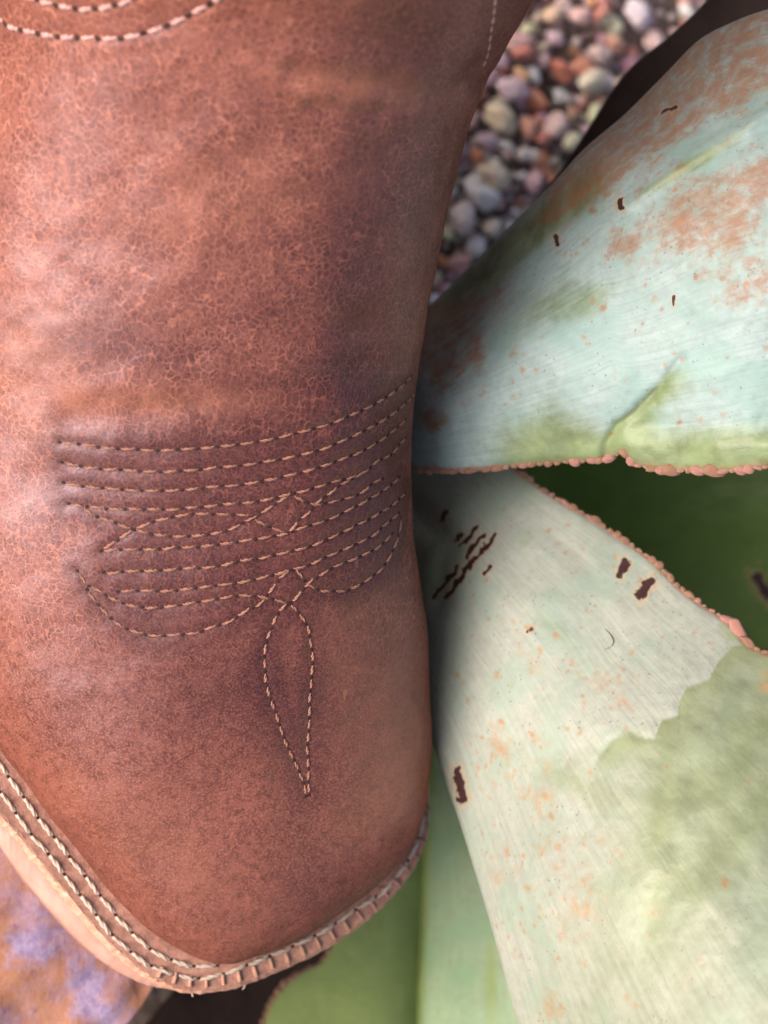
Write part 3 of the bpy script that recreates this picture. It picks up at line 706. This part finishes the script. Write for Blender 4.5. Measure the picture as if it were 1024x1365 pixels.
# upper leaf
A1 = [(480,635),(548,630),(640,626),(700,620),(760,616),(805,612),(832,605),(844,618),(862,623),(890,627),(930,627),(970,628),(1024,622),(1120,608),(1260,588)]
B1 = [(470,505),(540,440),(600,381),(683,298),(737,244),(778,199),(832,153),(890,95),(931,54),(973,31),(1024,12),(1120,-12),(1260,-30)]
D1 = [(480,560,.500),(560,520,.477),(560,620,.477),(600,400,.498),(700,600,.460),(700,450,.456),(690,310,.482),(850,600,.449),(850,420,.441),(830,220,.452),(832,160,.468),(1024,610,.432),(1024,400,.424),(1024,180,.428),(1024,20,.447),(930,60,.457),(1250,560,.435),(1250,300,.425),(1250,-20,.445)]
IMP = [(806,612),(811,590),(822,568),(850,545),(880,515),(908,478)]
def imprint(X, Y):
    d = segdist(X, Y, IMP); yi = np.interp(Y, [p[1] for p in IMP[::-1]], [p[0] for p in IMP[::-1]])
    return np.where(X > yi, np.exp(-(d/30)**2), np.exp(-(d/5)**2))*smooth(Y, 470, 520)
def ex1(X, Y):
    e = .0010*np.exp(-(segdist(X, Y, IMP)/7)**2)
    e = e-.0022*smooth(Y-(605-.0*X), -42, -8)*smooth(X, 805, 850)              # swollen lower margin
    e = e+.003*smooth(segdist(X, Y, [(560,430),(640,375),(720,300),(800,235)]), 60, 0)*0
    e = e-.0018*np.exp(-(segdist(X, Y, [(836,275),(900,225),(1024,150)])/10)**2)
    return e+.003*(fbm(X*.012, Y*.012, 21)-.5)
def mk1(X, Y, al, ac):
    wax = .88-.75*smooth(Y, 545, 605)*smooth(X, 610, 720)-.75*imprint(X, Y)-.35*bl(X, Y, 730, 560, 60, 40, 0, 20)
    wax = wax-.55*smooth(segdist(X, Y, [(560,425),(640,370),(720,300),(790,245)]), 38, 8)-.4*bl(X, Y, 720, 410, 60, 25, -.6, 20)-.5*bl(X, Y, 790, 400, 40, 20, -.5, 20)-.7*bl(X, Y, 920, 220, 90, 9, -.55, 8)  # first term paints the shade of the rolled upper edge as an olive band
    wax = wax-.12*smooth(Y, 480, 560)*smooth(X, 900, 980)
    rust = .15*smooth(Y, 330, 120)+1.1*bl(X, Y, 850, 150, 130, 38, -.75, 30)+1.1*bl(X, Y, 985, 75, 90, 45, -.4, 30)+.8*bl(X, Y, 940, 285, 65, 45, -.3, 40)+.6*bl(X, Y, 1010, 240, 50, 30, -.3, 30)+.5*bl(X, Y, 830, 325, 30, 30, 0, 25)+.55*bl(X, Y, 640, 405, 60, 26, -.5, 30)+.55*bl(X, Y, 685, 465, 10, 16, 0, 10)+.8*bl(X, Y, 583, 450, 22, 45, 0, 25)+.75*bl(X, Y, 578, 560, 18, 14, 0, 14)+.5*bl(X, Y, 640, 470, 18, 30, 0, 20)+.35*bl(X, Y, 1000, 380, 45, 50, 0, 30)+.6*bl(X, Y, 780, 240, 90, 16, -.7, 16)+.8*smooth(Y, 612, 630)*smooth(X, 760, 560)
    def g1(R):
        q = R.random()
        if q < .6: return R.uniform(780, 1060), R.uniform(200, 420)
        return R.uniform(570, 1060), R.uniform(180, 590)
    rust = np.maximum(rust+.25*bl(X, Y, 960, 330, 110, 90, 0, 60), spots(X, Y, 60, g1, 8, 2.0, 6, 1.3, -.5)*.75)
    rust = 1.15*rust+.7*smooth(ac, .72, .97)*smooth(X, 700, 780)+.5*bl(X, Y, 590, 490, 50, 90, 0, 40)
    scar = np.maximum.reduce([scarline(X, Y, [(825,268),(826,278)], 4.5), .75*scarline(X, Y, [(882,152),(902,142)], 3), .75*scarline(X, Y, [(897,395),(897,408)], 2.2), .7*scarline(X, Y, [(740,318),(742,325)], 5)])
    rim = np.maximum(smooth(ac, .022, .004)*(.35+.65*smooth(X, 620, 560)), 0)
    return dict(wax=np.clip(wax, 0, 1), rust=np.clip(rust, 0, .72), scar=scar, rim=rim)
leaf1, f1 = make_leaf(A1, B1, D1, .014, M['leaf_blue'], 330, 260, mk1, ex1, label='broad upper leaf with pale blue wax and rust stains')

# lower right leaf
A2 = [(585,555),(640,592),(690,628),(735,660),(790,692),(832,720),(872,748),(905,782),(940,808),(975,832),(1003,862),(1060,885),(1150,945),(1320,1080)]
B2 = [(470,650),(480,735),(505,830),(540,920),(574,985),(597,1050),(622,1125),(655,1235),(690,1365),(715,1450),(750,1560),(800,1680)]
D2 = [(590,560,.515),(480,650,.528),(690,630,.490),(560,700,.502),(550,820,.496),(575,985,.480),(640,800,.475),(735,665,.480),(832,725,.473),(750,850,.462),(660,1000,.463),(620,1120,.474),(1000,865,.452),(940,960,.438),(800,1050,.438),(690,1200,.446),(690,1360,.452),(850,1250,.418),(1020,1150,.415),(1000,1350,.395),(1250,1080,.42),(780,1600,.43),(1100,1500,.37)]
WAVY = [(1040,850),(975,862),(958,880),(945,905),(915,915),(905,935),(905,952),(882,960),(872,985),(850,982),(838,972),(812,990),(795,1015),(790,1040)]
def ex2(X, Y):
    e = .0024*(fbm(X*.01, Y*.01, 31)-.5)
    s = segdist(X, Y, WAVY); yw = np.interp(X, [p[0] for p in WAVY[::-1]], [p[1] for p in WAVY[::-1]])
    e = e+.0003*smooth(s, 10, 0)*(X > 780)+.0012*(fbm(X*.014, Y*.014, 6, 2)-.5)*smooth(Y-yw, -10, 40)*smooth(X, 770, 860)
    e = e+.010*np.exp(-(segdist(X, Y, [(548,675),(600,722),(590,800)])/18)**2)*.4
    return e
def mk2(X, Y, al, ac):
    yw = np.interp(X, [p[0] for p in WAVY[::-1]], [p[1] for p in WAVY[::-1]])
    below = smooth(Y-yw, -2, 5)*smooth(X+60*(fbm(X*.02, Y*.02, 3)-.5)+.25*(Y-1000), 770, 900)
    fade = smooth(segdist(X, Y, WAVY), 330, 20)
    wax = .90-below*.34*np.exp(-segdist(X, Y, WAVY)/26)*(.5+fbm(X*.03, Y*.03, 2))-below*(.08+.40*fade*(.45+.5*fbm(X*.008, Y*.008, 12)))-.28*np.exp(-segdist(X, Y, [(x+85, y+70+14*math.sin(x*.13)) for x, y in WAVY])/20)*smooth(Y-(yw+55), -30, 10)*smooth(X, 830, 880)-.22*np.exp(-segdist(X, Y, [(x+70, y+190+14*math.sin(x*.09)) for x, y in WAVY])/26)*smooth(X, 830, 880)-.5*bl(X, Y, 820, 1000, 50, 25, -.3, 30)-.4*bl(X, Y, 755, 1040, 70, 25, .4, 20)-.6*bl(X, Y, 570, 760, 32, 80, .2, 10)-.3*bl(X, Y, 740, 840, 90, 10, .7, 10)-.7*bl(X, Y, 985, 845, 28, 14, .5, 6)-.5*bl(X, Y, 880, 760, 12, 6)-.4*bl(X, Y, 700, 725, 12, 12)
    wax = wax-.25*smooth(X+Y, 1750, 2150)
    rust = .45*bl(X, Y, 820, 930, 100, 11, .62, 20)+.35*bl(X, Y, 700, 870, 60, 12, .9, 20)+.4*bl(X, Y, 725, 1060, 30, 150, -.15, 60)+.4*bl(X, Y, 870, 1215, 16, 14, 0, 10)+.45*bl(X, Y, 665, 1000, 14, 30, -.2, 15)+.4*bl(X, Y, 668, 1170, 24, 20, 0, 15)+.4*bl(X, Y, 780, 1200, 40, 90, .2, 60)+.4*bl(X, Y, 730, 1345, 28, 30, 0, 20)+.5*bl(X, Y, 870, 740, 70, 12, .7, 10)+.25*bl(X, Y, 790, 720, 30, 16, 0, 10)+.5*bl(X, Y, 1024, 905, 20, 40, 0, 15)+.4*bl(X, Y, 920, 1290, 25, 25, 0, 20)
    rust = rust*(.55+.9*fbm(X*.06, Y*.06, 17))
    def g2(R):
        q = R.random()
        if q < .55: t = R.random(); return 655+170*t+R.gauss(0, 34), 930+420*t+R.gauss(0, 40)
        if q < .8: t = R.random(); return 690+180*t+R.gauss(0, 10), 830+120*t+R.gauss(0, 12)
        return R.uniform(580, 1024), R.uniform(760, 1365)
    rust = np.maximum(rust, spots(X, Y, 170, g2, 5, 1.8, 7, 1.4, 1.2)*.8)
    scar = np.maximum.reduce([scarline(X, Y, p, w) for p, w in [([(828,768),(835,748)], 4.6), ([(853,792),(866,778)], 5.5), ([(609,1026),(617,1064)], 5.5), ([(577,797),(610,755)], 2.4), ([(596,798),(622,760),(640,738),(661,712)], 2.7), ([(622,742),(643,712)], 2.6), ([(614,728),(634,702)], 2.4), ([(606,722),(616,711)], 2.0), ([(644,765),(653,756)], 2.4), ([(585,692),(595,683)], 2.2), ([(703,845),(709,838)], 1.9), ([(608,718),(612,712)], 1.6)]])
    rim = np.maximum(smooth(ac, .016, .003)*.8, .0)
    pale = 0
    return dict(wax=np.clip(wax, 0, 1), rust=np.clip(rust, 0, .72), scar=scar, rim=rim)
leaf2, f2 = make_leaf(A2, B2, D2, .016, M['leaf_pale'], 340, 300, mk2, ex2, label='broad pale leaf flecked with orange and dark scars')

# dark inner leaf between the two, the bright green leaf under the toe, dead leaf behind, and a dark leaf added to stand for the shade below the toe
flat = lambda w, r=0.0: (lambda X, Y, al, ac: dict(wax=w*np.ones_like(X), rust=r*np.ones_like(X), scar=0, rim=0))
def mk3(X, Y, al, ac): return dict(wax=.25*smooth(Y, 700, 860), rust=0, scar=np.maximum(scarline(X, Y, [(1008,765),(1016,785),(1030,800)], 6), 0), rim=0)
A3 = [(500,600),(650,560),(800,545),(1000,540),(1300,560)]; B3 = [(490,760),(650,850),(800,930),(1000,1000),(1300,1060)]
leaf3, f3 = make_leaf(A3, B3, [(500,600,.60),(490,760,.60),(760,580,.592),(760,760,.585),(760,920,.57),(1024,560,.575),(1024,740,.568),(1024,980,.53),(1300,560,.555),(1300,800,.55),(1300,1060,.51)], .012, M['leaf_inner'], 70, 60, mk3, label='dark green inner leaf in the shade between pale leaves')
A4 = [(490,1020),(470,1130),(455,1220),(432,1278),(395,1300),(368,1325),(350,1362),(338,1420),(325,1560)]; B4 = [(600,900),(660,1000),(700,1120),(735,1250),(760,1365),(785,1450),(800,1580)]
def ex4(X, Y): return .010*np.exp(-np.abs(X-np.interp(Y, [950, 1365, 1600], [574, 556, 548]))/26)-.004
def mk4(X, Y, al, ac):
    cx = np.interp(Y, [950, 1365, 1600], [574, 556, 548]); d = X-cx
    return dict(wax=.05+.85*smooth(d, 0, 14)-.55*bl(X, Y, 655, 1310, 10, 80)-.3*bl(X, Y, 620, 1120, 20, 90), rust=0, scar=0, rim=smooth(ac, .02, .004)*.5)  # split at the crease: the halves' differing light painted through the wax mask
leaf4, f4 = make_leaf(A4, B4, [(490,1020,.60),(600,900,.60),(560,1050,.592),(455,1220,.575),(560,1230,.582),(700,1120,.58),(350,1362,.558),(556,1365,.568),(760,1365,.56),(325,1560,.535),(548,1560,.545),(800,1580,.54)], .012, M['leaf_green'], 200, 200, mk4, ex4, label='bright green channelled leaf under the boot toe')
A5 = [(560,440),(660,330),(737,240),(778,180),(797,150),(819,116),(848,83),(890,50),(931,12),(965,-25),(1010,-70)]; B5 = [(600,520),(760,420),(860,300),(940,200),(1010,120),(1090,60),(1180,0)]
leaf5, f5 = make_leaf(A5, B5, [(560,440,.56),(600,520,.57),(737,240,.535),(860,300,.53),(819,116,.515),(940,200,.51),(931,12,.50),(1010,120,.495),(1010,-70,.49),(1180,0,.485)], .010, M['leaf_dead_shade'], 60, 30, flat(.3), label='dark dead brown leaf behind the upper leaf')
A6 = [(470,640),(440,800),(400,960),(370,1120),(270,1270),(150,1420)]; B6 = [(520,760),(500,900),(480,1050),(455,1200),(430,1340),(400,1480)]
leaf6, f6 = make_leaf(A6, B6, [(470,640,.62),(520,760,.62),(400,960,.615),(480,1050,.612),(270,1280,.585),(430,1340,.60),(150,1420,.56),(400,1480,.59)], .008, M['leaf_dead_shade'], 40, 24, flat(.2), label='dark leaf added to darken the shaded gap below the boot toe')

# margin teeth, each a small swollen bead
def tooth_mesh(k, mat):
    bm = bmesh.new(); bmesh.ops.create_icosphere(bm, subdivisions=2, radius=1); r = random.Random(k); a, b = r.uniform(0, 6), r.uniform(0, 6)
    for v in bm.verts:
        s = 1+.16*math.sin(3*v.co.x+a)+.12*math.sin(4*v.co.y+b+2*v.co.z); v.co = Vector((v.co.x*s*1.25, v.co.y*s, v.co.z*s*.9))
    me = bpy.data.meshes.new('tooth'); bm.to_mesh(me); bm.free(); me.polygons.foreach_set('use_smooth', [True]*len(me.polygons)); me.materials.append(mat); return me
TP = [tooth_mesh(k, M['tooth']) for k in range(4)]; TB = [tooth_mesh(k+9, M['tooth_brown']) for k in range(4)]
def teeth(leaf, A, fn, ex, rng_x, sizes, meshes, big=(), inset=0.0, step=9):
    c = resample(crspline(A, 600), step=step)
    for k in range(len(c)-1):
        x, y = c[k]
        if not rng_x[0] < x < rng_x[1]: continue
        r = random.choice(sizes)*random.uniform(.8, 1.2)
        tx, ty = c[k+1]-c[k]; L = math.hypot(tx, ty); 
        d = float(fn(x, y)+(ex(np.array(x), np.array(y)) if ex else 0))
        for bxx, byy, br in big:
            if abs(x-bxx) < step*.55: r = br
        p = P(x, y, d+.0009); t = P(x+tx/L, y+ty/L, d)-P(x, y, d); t = Vector(t).normalized(); n = Vector(V2W @ np.array([0, 0, 1.0])); b = n.cross(t).normalized(); n = t.cross(b)
        o = bpy.data.objects.new('tooth', random.choice(meshes)); COL.objects.link(o); o.parent = leaf; r *= .00017
        sx, sy, sz = r*random.uniform(.9, 1.6), r*random.uniform(.75, 1.05), r*random.uniform(.7, 1)
        a = random.uniform(-.4, .4); t2 = t*math.cos(a)+b*math.sin(a); b2 = n.cross(t2)
        o.matrix_local = Matrix([[t2[i]*sx, b2[i]*sy, n[i]*sz, p[i]] for i in range(3)]+[[0, 0, 0, 1]])
teeth(leaf1, A1, f1, ex1, (560, 1040), [2.4, 3.2, 4.6, 6.4], TP+TB, [(890, 630, 8), (925, 632, 7.5), (950, 630, 9), (812, 612, 7)], step=11.5)
teeth(leaf2, A2, f2, ex2, (640, 1060), [2.4, 3.4, 4.8, 6.6], TB+TB+TP, [(984, 835, 11), (1000, 860, 8), (880, 752, 7)], step=11.5)
teeth(leaf4, A4, f4, ex4, (330, 470), [4, 5, 6], TB, step=11)

# short stem that carries the rosette, below the boot
def stem():
    c = P(470, 690, .615); rings = []; th = np.linspace(0, 2*math.pi, 36, endpoint=False)
    for z, r in [(GZ-.02, .034), (GZ+.0, .036), (GZ+.02, .040), (c[2]-.01, .040), (c[2]+.004, .030), (c[2]+.012, .012)]:
        rings.append(np.c_[c[0]+r*np.cos(th)*(1+.08*np.sin(5*th)), c[1]+r*np.sin(th)*(1+.08*np.sin(5*th)), np.full(36, z)])
    v, f = lofted_tube(rings); me = mesh_from('stem', v, f); recalc(me); link('stem', me, M['leaf_dead_shade2'], agave)
M['leaf_dead_shade2'] = plain_mat('fibrous_stem', (.10, .055, .03), (.20, .12, .07), 200, .8)
stem()
# one thin dark fibre lying on the pale leaf
c = crspline([(806,838),(814,846),(818,855),(814,862),(806,866)], 14); rings = []
for k, (x, y) in enumerate(c):
    p = P(x, y, float(f2(x, y)+ex2(np.array(x), np.array(y)))-.0002); th = np.linspace(0, 2*math.pi, 5, endpoint=False); r = .00013*math.sin(math.pi*(k+.6)/14.5)+.00003
    rings.append(p+r*(np.cos(th)[:, None]*(V2W @ np.array([.7, .7, 0]))+np.sin(th)[:, None]*(V2W @ np.array([0, 0, 1]))))
M['fibre'] = plain_mat('dark_fibre', (.05, .04, .035), (.10, .08, .06), 900, .6)
tag(link('plant_fibre', mesh_from('plant_fibre', *lofted_tube(rings)), M['fibre']), 'thin curled dark fibre lying on the pale leaf', 'fibre')
for p_ in ((500,1300),(560,600),(750,150),(950,450),(800,800)):
    pass
